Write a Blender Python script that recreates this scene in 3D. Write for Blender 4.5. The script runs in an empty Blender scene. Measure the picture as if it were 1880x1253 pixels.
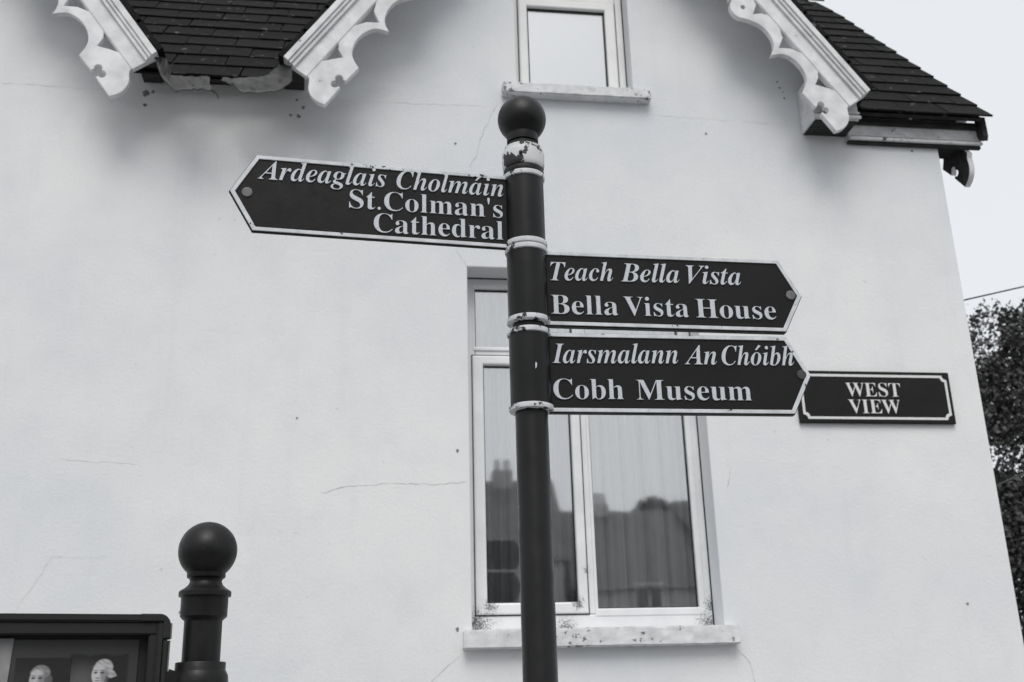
import bpy, bmesh, math, random
from mathutils import Matrix, Vector
random.seed(7)
RAD = math.radians
sc = bpy.context.scene
col = sc.collection

# ------------------------------------------------------------------ camera
IW, IH, F = 1880.0, 1253.0, 1956.6
PITCH, ROLL, YAW = RAD(18.76), RAD(-1.59), RAD(8.29)
EYE = Vector((0, 0, 1.6))
_f = Vector((math.sin(YAW)*math.cos(PITCH), math.cos(YAW)*math.cos(PITCH), math.sin(PITCH)))
_r = Vector((math.cos(YAW), -math.sin(YAW), 0))
_u = _r.cross(_f)
CR = math.cos(ROLL)*_r + math.sin(ROLL)*_u
CU = -math.sin(ROLL)*_r + math.cos(ROLL)*_u
CF = _f
cam = bpy.data.cameras.new('camera')
cam.sensor_width = 36.0
cam.lens = 36.0*F/IW
cam.clip_end = 2000
cam.clip_start = 0.05
cam.dof.use_dof = True
cam.dof.focus_distance = 2.95
cam.dof.aperture_fstop = 5.6
camo = bpy.data.objects.new('camera', cam)
col.objects.link(camo)
M3 = Matrix((CR, CU, -CF)).transposed()
camo.matrix_world = Matrix.Translation(EYE) @ M3.to_4x4()
sc.camera = camo

# ------------------------------------------------------------------ sky, sun, exposure
SUN_EL, SUN_AZ = RAD(55), RAD(187)          # azimuth clockwise from +Y: behind the camera
w = bpy.data.worlds.new('World'); sc.world = w; w.use_nodes = True
nt = w.node_tree; nt.nodes.clear()
sky = nt.nodes.new('ShaderNodeTexSky'); sky.sky_type = 'NISHITA'; sky.sun_disc = False
sky.sun_elevation = SUN_EL; sky.sun_rotation = SUN_AZ
sky.air_density = 1.0; sky.dust_density = 6.0; sky.ozone_density = 1.0
hs = nt.nodes.new('ShaderNodeHueSaturation'); hs.inputs['Saturation'].default_value = 0.18
bg = nt.nodes.new('ShaderNodeBackground'); bg.inputs['Strength'].default_value = 0.10
wo = nt.nodes.new('ShaderNodeOutputWorld')
ov = nt.nodes.new('ShaderNodeMix'); ov.data_type = 'RGBA'            # even cloud cover over the clear-sky model
ov.inputs[0].default_value = 0.86; ov.inputs[7].default_value = (6.12, 6.32, 6.58, 1)
nt.links.new(sky.outputs[0], hs.inputs['Color']); nt.links.new(hs.outputs[0], ov.inputs[6]); nt.links.new(ov.outputs[2], bg.inputs[0]); nt.links.new(bg.outputs[0], wo.inputs[0])
sl = bpy.data.lights.new('sun', 'SUN'); sl.energy = 1.25; sl.angle = RAD(34); sl.color = (1.0, 0.975, 0.93)
so = bpy.data.objects.new('sun', sl); col.objects.link(so)
sdir = Vector((math.sin(SUN_AZ)*math.cos(SUN_EL), math.cos(SUN_AZ)*math.cos(SUN_EL), math.sin(SUN_EL)))
so.rotation_euler = (-sdir).to_track_quat('-Z', 'Y').to_euler()
so.location = (0, -5, 12)
sc.view_settings.view_transform = 'Standard'
sc.view_settings.look = 'None'
sc.view_settings.exposure = 0.53
sc.view_settings.gamma = 1.0

# ------------------------------------------------------------------ pixels to positions on known planes
def ray(x, y):
    return CR*((x-IW/2)/F) + CU*(-(y-IH/2)/F) + CF
def onY(x, y, Y):
    d = ray(x, y); return EYE + d*((Y-EYE.y)/d.y)
WY = 5.40                                    # the house front
def wallpt(x, y): return onY(x, y, WY)

# ------------------------------------------------------------------ materials
def mat(name, rough=0.6, spec=0.5, metal=0.0):
    m = bpy.data.materials.new(name); m.use_nodes = True
    n = m.node_tree.nodes; b = n['Principled BSDF']
    b.inputs['Roughness'].default_value = rough
    b.inputs['Metallic'].default_value = metal
    b.inputs['Specular IOR Level'].default_value = spec
    return m, m.node_tree, b
def g(v, t=0.0): return (v*(1-t), v, v*(1+t*1.6), 1)
def node(nt, kind, **kw):
    n = nt.nodes.new(kind)
    for k, v in kw.items():
        if k in n.inputs: n.inputs[k].default_value = v
        else: setattr(n, k, v)
    return n
def coords(nt, kind='Object', scale=(1, 1, 1)):
    t = nt.nodes.new('ShaderNodeTexCoord'); mp = nt.nodes.new('ShaderNodeMapping')
    mp.inputs['Scale'].default_value = scale
    nt.links.new(t.outputs[kind], mp.inputs[0]); return mp.outputs[0]
def noise(nt, vec, scale, detail=4, rough=0.55):
    n = nt.nodes.new('ShaderNodeTexNoise'); n.inputs['Scale'].default_value = scale
    n.inputs['Detail'].default_value = detail; n.inputs['Roughness'].default_value = rough
    nt.links.new(vec, n.inputs['Vector']); return n.outputs['Fac']
def ramp(nt, fac, stops):
    r = nt.nodes.new('ShaderNodeValToRGB'); e = r.color_ramp.elements
    while len(e) < len(stops): e.new(0.5)
    for el, (p, c) in zip(e, stops):
        el.position = p; el.color = c if isinstance(c, tuple) else (c, c, c, 1)
    nt.links.new(fac, r.inputs[0]); return r.outputs[0]
def mix(nt, fac, a, b):
    m = nt.nodes.new('ShaderNodeMix'); m.data_type = 'RGBA'
    for s, v in ((m.inputs[0], fac), (m.inputs[6], a), (m.inputs[7], b)):
        if hasattr(v, 'links') or hasattr(v, 'is_linked'): nt.links.new(v, s)
        else: s.default_value = v
    return m.outputs[2]
def mth(nt, op, a, b=0.0, clamp=False):
    m = nt.nodes.new('ShaderNodeMath'); m.operation = op; m.use_clamp = clamp
    for s, v in zip(m.inputs, (a, b)):
        if hasattr(v, 'is_linked'): nt.links.new(v, s)
        else: s.default_value = v
    return m.outputs[0]
def bump(nt, b, h, strength, dist):
    n = nt.nodes.new('ShaderNodeBump'); n.inputs['Strength'].default_value = strength; n.inputs['Distance'].default_value = dist
    nt.links.new(h, n.inputs['Height']); nt.links.new(n.outputs[0], b.inputs['Normal'])
def simple(name, c0, c1, scale=8, rough=0.6, spec=0.5, bs=0.0, bscale=80, bd=0.002, tint=0.0, sc3=(1, 1, 1), metal=0.0):
    m, nt, b = mat(name, rough, spec, metal); v = coords(nt, 'Object', sc3)
    nt.links.new(ramp(nt, noise(nt, v, scale), [(0.3, g(c0, tint)), (0.7, g(c1, tint))]), b.inputs['Base Color'])
    if bs: bump(nt, b, noise(nt, v, bscale, 3), bs, bd)
    return m
def chipped(name, top, under, scale, thr, rough=0.5, spec=0.4, bs=0.15):
    m, nt, b = mat(name, rough, spec); v = coords(nt)
    n1 = noise(nt, v, scale, 6, 0.65); n2 = noise(nt, v, scale*0.14, 2)
    s = mth(nt, 'ADD', n1, mth(nt, 'MULTIPLY', mth(nt, 'SUBTRACT', n2, 0.5), 0.5))
    f = ramp(nt, s, [(thr, 0.0), (thr+0.015, 1.0)])
    soil = ramp(nt, noise(nt, v, scale*0.5, 4), [(0.35, top), (0.75, tuple(c*0.70 for c in top[:3])+(1,))])
    nt.links.new(mix(nt, f, soil, under), b.inputs['Base Color'])
    if bs: bump(nt, b, n1, bs, 0.001)
    return m
MT = {}
# painted stucco
m, nt, b = mat('painted_stucco', 0.85, 0.25); v = coords(nt)
big = noise(nt, v, 0.55, 5, 0.6); mid = noise(nt, v, 3.5, 5, 0.65)
streak = noise(nt, coords(nt, 'Object', (6, 6, 0.45)), 1.6, 5, 0.6)
c = ramp(nt, big, [(0.32, g(0.67, 0.030)), (0.60, g(0.755, 0.004))])
c = mix(nt, ramp(nt, mid, [(0.48, 0.0), (0.80, 0.50)]), c, g(0.64, 0.03))
c = mix(nt, ramp(nt, streak, [(0.56, 0.0), (0.82, 0.30)]), c, g(0.62, 0.03))
spk = noise(nt, v, 26, 2, 0.5)
c = mix(nt, ramp(nt, spk, [(0.755, 0.0), (0.79, 0.4)]), c, g(0.48, 0.0))
nt.links.new(c, b.inputs['Base Color'])
hgt = mth(nt, 'ADD', mth(nt, 'MULTIPLY', noise(nt, v, 4, 3), 0.6), mth(nt, 'ADD', mth(nt, 'MULTIPLY', noise(nt, v, 230, 3), 0.26), mth(nt, 'MULTIPLY', noise(nt, v, 60, 3), 0.26)))
bump(nt, b, hgt, 0.55, 0.010)
MT['wall'] = m
MT['timber'] = chipped('white_painted_timber', g(0.74, 0.01), g(0.10), 22, 0.745, 0.55, 0.35, 0.3)
MT['fascia'] = chipped('scuffed_fascia_paint', g(0.72, 0.01), g(0.06), 30, 0.66, 0.55, 0.35, 0.4)
MT['upvc'] = simple('white_window_plastic', 0.70, 0.80, 5, 0.35, 0.5, 0.05, 60, 0.001)
# window frame with black mould in the bottom corners
def mould_frame():
    m, nt, b = mat('mouldy_window_plastic', 0.38, 0.5); v = coords(nt)
    base = ramp(nt, noise(nt, v, 6), [(0.3, g(0.66, 0.01)), (0.7, g(0.78, 0.01))])
    tot = None
    for P, rad in (((0.58, 5.55, 1.985), 0.15), ((1.815, 5.55, 1.97), 0.11), ((0.66, 5.55, 2.07), 0.07), ((1.115, 5.55, 2.08), 0.06), ((1.05, 5.55, 1.952), 0.10), ((1.17, 5.55, 2.25), 0.035), ((1.835, 5.56, 2.06), 0.08)):
        d = nt.nodes.new('ShaderNodeVectorMath'); d.operation = 'DISTANCE'
        nt.links.new(v, d.inputs[0]); d.inputs[1].default_value = P
        s = mth(nt, 'SUBTRACT', 1.0, mth(nt, 'DIVIDE', d.outputs['Value'], rad), True)
        tot = s if tot is None else mth(nt, 'MAXIMUM', tot, s)
    n1 = noise(nt, v, 130, 6, 0.7)
    k = mth(nt, 'ADD', mth(nt, 'MULTIPLY', tot, 0.30), n1)
    f = ramp(nt, mth(nt, 'MULTIPLY', k, mth(nt, 'GREATER_THAN', tot, 0.001)), [(0.64, 0.0), (0.80, 0.92)])
    nt.links.new(mix(nt, f, base, g(0.035)), b.inputs['Base Color'])
    return m
MT['frame'] = mould_frame()
MT['gasket'] = simple('black_rubber_gasket', 0.010, 0.018, 20, 0.6)
MT['sill'] = chipped('painted_rough_sill', g(0.72, 0.015), g(0.16), 30, 0.63, 0.8, 0.25, 0.5)
MT['crack'] = simple('hairline_crack', 0.36, 0.64, 30, 0.95, 0.1)
MT['faint'] = simple('faint_render_crack', 0.64, 0.70, 30, 0.95, 0.1)
MT['stain'] = simple('dark_spot', 0.10, 0.30, 60, 0.95, 0.1)
# slate
m, nt, b = mat('roof_slate', 0.9, 0.10); v = coords(nt)
oi = nt.nodes.new('ShaderNodeObjectInfo')
c = ramp(nt, noise(nt, v, 14, 6, 0.7), [(0.25, g(0.006)), (0.75, g(0.024))])
c = mix(nt, mth(nt, 'MULTIPLY', oi.outputs['Random'], 0.55), c, g(0.007))
geo = nt.nodes.new('ShaderNodeNewGeometry')
lich = noise(nt, geo.outputs['Position'], 15, 3, 0.6)
c = mix(nt, ramp(nt, lich, [(0.66, 0.0), (0.71, 0.7)]), c, g(0.16))
nt.links.new(c, b.inputs['Base Color'])
bump(nt, b, noise(nt, geo.outputs['Position'], 40, 5, 0.65), 0.5, 0.006)
MT['slate'] = m
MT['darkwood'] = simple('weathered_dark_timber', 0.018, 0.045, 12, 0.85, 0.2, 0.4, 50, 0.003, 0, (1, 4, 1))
MT['lead'] = simple('corroded_gutter_metal', 0.006, 0.050, 11, 0.6, 0.4, 0.5, 40, 0.004)
# sign blacks and whites
def blackpaint(name, v0, v1, rough, scale=10, spec=0.5):
    m, nt, b = mat(name, rough, spec); v = coords(nt)
    nt.links.new(ramp(nt, noise(nt, v, scale, 5, 0.6), [(0.3, g(v0)), (0.7, g(v1))]), b.inputs['Base Color'])
    sk = noise(nt, v, 160, 2, 0.5)
    r = ramp(nt, noise(nt, v, 24, 5, 0.7), [(0.3, rough-0.10), (0.7, rough+0.14)])
    nt.links.new(r, b.inputs['Roughness'])
    if name == 'black_gloss_paint':
        c0 = b.inputs['Base Color'].links[0].from_socket
        nt.links.new(mix(nt, ramp(nt, noise(nt, v, 70, 3, 0.5), [(0.745, 0.0), (0.775, 0.6)]), c0, g(0.22)), b.inputs['Base Color'])
    bump(nt, b, noise(nt, v, 55, 4, 0.6), 0.22, 0.003)
    return m
MT['black'] = blackpaint('black_gloss_paint', 0.005, 0.010, 0.40, 10, 0.28)
MT['panel'] = blackpaint('black_sign_panel', 0.008, 0.012, 0.55, 6, 0.18)
def pole_mat():
    m, nt, b = mat('scratched_black_pole', 0.34, 0.26); v = coords(nt)
    f = ramp(nt, noise(nt, v, 34, 3, 0.5), [(0.755, 0.0), (0.775, 0.8)])
    c = ramp(nt, noise(nt, v, 9, 5), [(0.3, g(0.005)), (0.7, g(0.010))])
    nt.links.new(mix(nt, f, c, g(0.35)), b.inputs['Base Color'])
    nt.links.new(ramp(nt, noise(nt, v, 18, 5, 0.7), [(0.3, 0.22), (0.7, 0.48)]), b.inputs['Roughness'])
    bump(nt, b, noise(nt, v, 40, 4), 0.10, 0.002)
    return m
MT['pole'] = pole_mat()
MT['edge'] = chipped('chipped_white_edging', g(0.66, 0.03), g(0.015), 60, 0.665, 0.45, 0.4, 0.15)
MT['band'] = chipped('flaking_white_band', g(0.64, 0.02), g(0.020), 42, 0.57, 0.5, 0.4, 0.3)
MT['collar'] = chipped('peeling_white_collar', g(0.70, 0.01), g(0.022), 14, 0.478, 0.5, 0.4, 0.4)
MT['letter'] = chipped('raised_white_letter', g(0.62, 0.045), g(0.02), 48, 0.735, 0.45, 0.4, 0.0)
MT['rivet'] = simple('dull_rivet', 0.08, 0.16, 60, 0.5, 0.5)
MT['rivet2'] = simple('painted_rivet', 0.025, 0.05, 60, 0.5, 0.5)
MT['plate'] = blackpaint('black_nameplate', 0.008, 0.012, 0.55, 5, 0.2)
MT['nameletter'] = simple('white_name_letter', 0.60, 0.70, 40, 0.6)
MT['board'] = blackpaint('dark_board_frame', 0.014, 0.019, 0.55, 8, 0.3)
MT['boardedge'] = simple('worn_metal_board_edge', 0.12, 0.26, 25, 0.5, 0.5)
MT['poster'] = simple('dark_printed_poster', 0.032, 0.045, 6, 0.5, 0.4)
MT['map'] = simple('pale_printed_sheet', 0.14, 0.26, 18, 0.6, 0.4)
m, nt, b = mat('portrait_print', 0.6, 0.3)
a = nt.nodes.new('ShaderNodeAttribute'); a.attribute_name = 'ink'; nt.links.new(a.outputs['Color'], b.inputs['Base Color'])
MT['print'] = m
# glass
def glass(name, lo, hi):
    m = bpy.data.materials.new(name); m.use_nodes = True; nt = m.node_tree; nt.nodes.clear()
    o = nt.nodes.new('ShaderNodeOutputMaterial'); mx = nt.nodes.new('ShaderNodeMixShader')
    tr = nt.nodes.new('ShaderNodeBsdfTransparent'); gl = nt.nodes.new('ShaderNodeBsdfGlossy')
    tr.inputs[0].default_value = (0.96, 0.965, 0.97, 1); gl.inputs['Roughness'].default_value = 0.03
    gl.inputs[0].default_value = (1, 1, 1, 1)
    fr = nt.nodes.new('ShaderNodeFresnel'); fr.inputs[0].default_value = 1.5
    k = nt.nodes.new('ShaderNodeMapRange'); k.inputs[1].default_value = 0.04; k.inputs[2].default_value = 1.0
    k.inputs[3].default_value = lo; k.inputs[4].default_value = hi
    nt.links.new(fr.outputs[0], k.inputs[0]); nt.links.new(k.outputs[0], mx.inputs[0])
    v = coords(nt); bp = nt.nodes.new('ShaderNodeBump'); bp.inputs['Strength'].default_value = 0.04; bp.inputs['Distance'].default_value = 0.01
    nt.links.new(noise(nt, v, 2.2, 2), bp.inputs['Height']); nt.links.new(bp.outputs[0], gl.inputs['Normal'])
    nt.links.new(tr.outputs[0], mx.inputs[1]); nt.links.new(gl.outputs[0], mx.inputs[2]); nt.links.new(mx.outputs[0], o.inputs[0])
    return m
MT['glass'] = glass('double_glazing', 0.35, 1.0); MT['glass2'] = glass('sky_bright_glazing', 0.48, 1.0)
MT['net'] = simple('net_curtain_cloth', 0.84, 0.90, 20, 0.9, 0.1, 0.2, 300, 0.001)
def sheer():
    m = MT['net']; nt = m.node_tree; b = nt.nodes['Principled BSDF']; o = nt.nodes['Material Output']
    mx = nt.nodes.new('ShaderNodeMixShader'); tr = nt.nodes.new('ShaderNodeBsdfTransparent'); lw = nt.nodes.new('ShaderNodeLayerWeight'); lw.inputs[0].default_value = 0.5
    gath = ramp(nt, noise(nt, coords(nt, 'Object', (19, 6, 0.25)), 1.0, 3, 0.55), [(0.36, 0.50), (0.60, 1.0)])
    nt.links.new(mth(nt, 'MAXIMUM', gath, ramp(nt, lw.outputs['Facing'], [(0.25, 0.0), (0.8, 1.0)])), mx.inputs[0])
    nt.links.new(tr.outputs[0], mx.inputs[1]); nt.links.new(b.outputs[0], mx.inputs[2]); nt.links.new(mx.outputs[0], o.inputs[0])
sheer()
MT['blind'] = simple('white_roller_blind', 0.80, 0.84, 4, 0.8, 0.2)
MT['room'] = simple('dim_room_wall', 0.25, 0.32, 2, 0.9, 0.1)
MT['bark'] = simple('bark', 0.03, 0.07, 9, 0.9, 0.2, 0.6, 30, 0.02, 0, (1, 1, 0.3))
m, nt, b = mat('evergreen_leaf', 0.55, 0.35)
geo = nt.nodes.new('ShaderNodeNewGeometry')
nt.links.new(ramp(nt, geo.outputs['Random Per Island'], [(0.0, g(0.04)), (1.0, g(0.09))]), b.inputs['Base Color'])
MT['leaf'] = m
MT['asphalt'] = simple('asphalt', 0.04, 0.065, 40, 0.9, 0.3, 0.5, 200, 0.004)
MT['paving'] = simple('concrete_paving', 0.22, 0.32, 3, 0.9, 0.3, 0.3, 120, 0.003)
MT['kerb'] = simple('granite_kerb', 0.26, 0.36, 30, 0.8)
MT['earth'] = simple('dark_grass_ground', 0.05, 0.09, 2, 0.95, 0.2)
MT['cable'] = simple('black_cable', 0.015, 0.025, 10, 0.6)
MT['far1'] = simple('grey_render', 0.32, 0.42, 1, 0.9, 0.2)
MT['far2'] = simple('pale_render', 0.40, 0.50, 1, 0.9, 0.2)
MT['farroof'] = simple('far_slate_roof', 0.07, 0.13, 3, 0.8, 0.3)
MT['farwin'] = simple('far_dark_window', 0.02, 0.04, 3, 0.2, 0.6)
MT['farwhite'] = simple('far_white_trim', 0.65, 0.75, 3, 0.7)

# ------------------------------------------------------------------ builders
class MB:
    def __init__(s): s.v = []; s.f = []; s.sm = []
    def add(s, vs, fs, smooth=False):
        o = len(s.v); s.v += [tuple(p) for p in vs]; s.f += [tuple(i+o for i in f) for f in fs]; s.sm += [smooth]*len(fs); return s
    def box(s, x0, x1, y0, y1, z0, z1, M=None):
        vs = [Vector((x, y, z)) for x in (x0, x1) for y in (y0, y1) for z in (z0, z1)]
        if M: vs = [M @ p for p in vs]
        return s.add(vs, [(0, 1, 3, 2), (4, 6, 7, 5), (0, 4, 5, 1), (2, 3, 7, 6), (0, 2, 6, 4), (1, 5, 7, 3)])
    def lathe(s, cx, cy, prof, n=48, M=None):
        vs, fs = [], []
        for r, z in prof:
            for k in range(n):
                a = 2*math.pi*k/n; vs.append(Vector((cx+r*math.cos(a), cy+r*math.sin(a), z)))
        for i in range(len(prof)-1):
            for k in range(n):
                k2 = (k+1) % n; fs.append((i*n+k, i*n+k2, (i+1)*n+k2, (i+1)*n+k))
        fs.append(tuple(range(n))[::-1]); fs.append(tuple((len(prof)-1)*n+k for k in range(n)))
        if M: vs = [M @ p for p in vs]
        return s.add(vs, fs, True)
    def tube(s, pts, r, n=8):
        pts = [Vector(p) for p in pts]; vs, fs = [], []
        rr = r if isinstance(r, (list, tuple)) else [r]*len(pts)
        for i, p in enumerate(pts):
            d = (pts[min(i+1, len(pts)-1)]-pts[max(i-1, 0)]).normalized()
            a = d.orthogonal().normalized(); q = d.cross(a)
            for k in range(n):
                t = 2*math.pi*k/n; vs.append(p+(a*math.cos(t)+q*math.sin(t))*rr[i])
        for i in range(len(pts)-1):
            for k in range(n):
                k2 = (k+1) % n; fs.append((i*n+k, i*n+k2, (i+1)*n+k2, (i+1)*n+k))
        fs.append(tuple(range(n))[::-1]); fs.append(tuple((len(pts)-1)*n+k for k in range(n)))
        return s.add(vs, fs, True)
    def mesh(s, name):
        me = bpy.data.meshes.new(name); me.from_pydata(s.v, [], s.f); me.update()
        bm = bmesh.new(); bm.from_mesh(me); bmesh.ops.recalc_face_normals(bm, faces=bm.faces); bm.to_mesh(me); bm.free()
        me.polygons.foreach_set('use_smooth', s.sm)
        if any(s.sm): me.set_sharp_from_angle(angle=RAD(38))
        return me
    def build(s, name, m, parent=None, bevel=0.0):
        return obj(name, s.mesh(name), m, parent, bevel)
def obj(name, me, m, parent=None, bevel=0.0, M=None):
    if bevel:
        bm = bmesh.new(); bm.from_mesh(me)
        bmesh.ops.bevel(bm, geom=[e for e in bm.edges if len(e.link_faces) == 2 and e.calc_face_angle(0) > 0.5], offset=bevel, segments=2, affect='EDGES', clamp_overlap=True)
        bm.to_mesh(me); bm.free()
    if m is not None and not me.materials: me.materials.append(MT[m] if isinstance(m, str) else m)
    o = bpy.data.objects.new(name, me); col.objects.link(o)
    put(o, parent, M)
    return o
BASE = {}
def put(o, parent, M=None):
    if parent is not None:
        o.parent = parent
        L = BASE.get(parent.name)
        if L is not None: o.matrix_parent_inverse = Matrix.Translation(-L)
    if M is not None: o.matrix_basis = M
def empty(name, loc, label, cat, group=None):
    o = bpy.data.objects.new(name, None); col.objects.link(o); o.location = loc; BASE[o.name] = Vector(loc)
    o.empty_display_size = 0.1
    return tag(o, label, cat, group)
def tag(o, label, cat, group=None):
    o['label'] = label; o['category'] = cat
    if group: o['group'] = group
    return o
def struct(o): o['kind'] = 'structure'; return o
def plate_mesh(name, loops, th, M, bev=0.0):
    """flat shape (first loop outline, more loops holes) th thick, local z from -th to 0, placed with M"""
    cu = bpy.data.curves.new(name, 'CURVE'); cu.dimensions = '2D'; cu.fill_mode = 'BOTH'
    cu.extrude = th/2-bev; cu.bevel_depth = bev; cu.bevel_resolution = 1; cu.offset = -bev
    for lp in loops:
        s = cu.splines.new('POLY'); s.points.add(len(lp)-1); s.use_cyclic_u = True
        for p, q in zip(s.points, lp): p.co = (q[0], q[1], 0, 1)
    ob = bpy.data.objects.new('tmp', cu); col.objects.link(ob)
    bpy.context.view_layer.update()
    me = bpy.data.meshes.new_from_object(ob.evaluated_get(bpy.context.evaluated_depsgraph_get()))
    bpy.data.objects.remove(ob); bpy.data.curves.remove(cu)
    me.name = name
    me.transform(M @ Matrix.Translation((0, 0, -th/2))); me.update()
    for p in me.polygons: p.use_smooth = False
    return me
def frame_mat(o, ux, uy):
    ux = Vector(ux).normalized(); uy = Vector(uy).normalized(); uz = ux.cross(uy)
    M = Matrix((ux, uy, uz)).transposed().to_4x4(); M.translation = Vector(o); return M
def catmull(pts, n=8, closed=False):
    P = [Vector(p) for p in pts]; out = []; N = len(P)
    for i in range(N if closed else N-1):
        a, b_, c_, d = (P[(i-1) % N] if closed or i > 0 else P[0]), P[i], P[(i+1) % N], (P[(i+2) % N] if closed or i+2 < N else P[-1])
        for k in range(n):
            t = k/n
            out.append(0.5*((2*b_)+(c_-a)*t+(2*a-5*b_+4*c_-d)*t*t+(3*b_-a-3*c_+d)*t**3))
    if not closed: out.append(P[-1])
    return out
def arc(cx, cy, r, a0, a1, n=12):
    return [(cx+r*math.cos(RAD(a0+(a1-a0)*k/n)), cy+r*math.sin(RAD(a0+(a1-a0)*k/n))) for k in range(n+1)]

# ------------------------------------------------------------------ ground
def flat(name, x0, x1, y0, y1, z, m):
    mb = MB(); mb.add([(x0, y0, z), (x1, y0, z), (x1, y1, z), (x0, y1, z)], [(0, 1, 2, 3)]); return struct(mb.build(name, m))
flat('ground', -600, 600, -600, 600, -0.134, 'earth')
flat('road', -60, 60, -8.0, -1.2, -0.130, 'asphalt')
struct(MB().box(-40, 40, -1.04, 9.0, -0.13, 0.0).build('pavement', 'paving'))
struct(MB().box(-40, 40, -1.2, -1.045, -0.133, 0.012).build('kerb', 'kerb'))
struct(MB().box(-40, 40, -10.0, -8.0, -0.132, -0.01).build('pavement', 'paving'))

# ================================================================== HOUSE
HX = -0.80
house = empty('house', (HX, WY, 0), 'white stucco house with steep gables, carved white bargeboards and dark slate roof', 'house')
XL, XR = -5.06, 3.463
GT = math.tan(RAD(54.4)); GC1, GC2, GA = 1.217, -2.815, 7.295       # gable centres and outer apex height
TH = RAD(49.3); EV = Vector((0, 5.25, 4.895))                       # main roof pitch and eave line
def gz(x, c): return GA-GT*abs(x-c)
top = 4.955; dz = 0.075
dxf = (GA-dz-top)/GT
out = [(XL, -0.13), (XR, -0.13), (XR, top), (GC1+dxf, top), (GC1, GA-dz), (GC1-dxf, top), (GC2+dxf, top), (GC2, GA-dz), (GC2-dxf, top), (XL, top)]
W1 = (0.549, 1.839, 1.946, 3.881)           # lower window opening
W2 = (0.858, 1.562, 5.035, 6.20)            # upper window opening
def rect(x0, x1, z0, z1): return [(x0, z0), (x1, z0), (x1, z1), (x0, z1)]
Mfront = frame_mat((0, WY, 0), (1, 0, 0), (0, 0, 1))                # local x=X, y=Z, z toward the street
me = plate_mesh('wall', [out, rect(*W1), rect(*W2)], 0.30, Mfront, 0.006)
obj('wall', me, 'wall', house)
HB = 11.4
obj('side_wall', plate_mesh('side_wall', [[(5.703, -0.13), (HB, -0.13), (HB, 4.95), (8.55, 8.45), (5.703, 5.14)]], 0.30, frame_mat((XR, 0, 0), (0, 1, 0), (0, 0, 1))), 'wall', house)
MB().box(XL, XL+0.3, 5.703, HB, -0.13, 4.95).build('side_wall', 'wall', house)
MB().box(XL+0.303, XR-0.303, HB-0.3, HB, -0.13, 4.95).build('rear_wall', 'wall', house)
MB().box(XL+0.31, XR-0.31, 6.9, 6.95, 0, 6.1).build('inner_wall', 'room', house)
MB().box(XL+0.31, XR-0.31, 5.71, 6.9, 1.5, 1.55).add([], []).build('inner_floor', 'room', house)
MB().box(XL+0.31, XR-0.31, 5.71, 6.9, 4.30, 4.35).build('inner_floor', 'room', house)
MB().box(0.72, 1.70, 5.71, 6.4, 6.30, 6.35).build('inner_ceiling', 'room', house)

# ---- roof with slates
roof = MB()
RT = 4.85
su, sn = Vector((0, math.cos(TH), math.sin(TH))), Vector((0, -math.sin(TH), math.cos(TH)))
def rp(x, s, h): p = EV + su*s + sn*h; return Vector((x, p.y, p.z))
VX = 3.76
def slab(mb, x0, x1, s0, s1, h0, h1):
    vs = [rp(x, s, h) for x in (x0, x1) for s in (s0, s1) for h in (h0, h1)]
    mb.add(vs, [(0, 1, 3, 2), (4, 6, 7, 5), (0, 4, 5, 1), (2, 3, 7, 6), (0, 2, 6, 4), (1, 5, 7, 3)])
slab(roof, XL-0.28, VX-0.05, 0.76, RT, -0.035, -0.012)
for xa, xb in ((GC1+1.62, VX-0.05), (GC2+1.70, GC1-1.70), (XL-0.28, GC2-1.62)): slab(roof, xa, xb, 0.03, 0.7595, -0.035, -0.012)
p0 = rp(0, RT, -0.02)
roof.add([(XL-0.28, p0.y, p0.z), (VX-0.05, p0.y, p0.z), (VX-0.05, 2*p0.y-5.25, 4.87), (XL-0.28, 2*p0.y-5.25, 4.87)], [(0, 1, 2, 3)])
roof = roof.build('roof', 'darkwood', house)
SW, GA_S, SL, ST = 0.285, 0.200, 0.40, 0.011
def slate_mesh(wd, seed):
    rnd = random.Random(seed); mb = MB(); hw = wd/2-0.0035
    e = [rnd.uniform(-0.006, 0.006) for _ in range(5)]
    xs = [-hw, -hw*0.45, hw*0.1, hw*0.6, hw]
    bot, topv = [], []
    for i, x in enumerate(xs):
        bot.append((x, e[i] if 0 < i < 4 else e[i]*0.6, 0)); topv.append((x, e[i] if 0 < i < 4 else e[i]*0.6, ST))
    n = len(xs); vs = bot+topv+[(x, SL, 0) for x in xs]+[(x, SL, ST*0.8) for x in xs]
    fs = []
    for i in range(n-1):
        fs += [(i, i+1, n+i+1, n+i), (n+i, n+i+1, 3*n+i+1, 3*n+i), (i, 2*n+i, 2*n+i+1, i+1), (2*n+i, 3*n+i, 3*n+i+1, 2*n+i+1)]
    fs += [(0, n, 3*n, 2*n), (n-1, 3*n-1, 4*n-1, 2*n-1)]
    mb.add(vs, fs); me = mb.mesh('slate'); me.materials.append(MT['slate']); return me
full = [slate_mesh(SW, k) for k in range(7)]
cutm = {}
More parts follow.
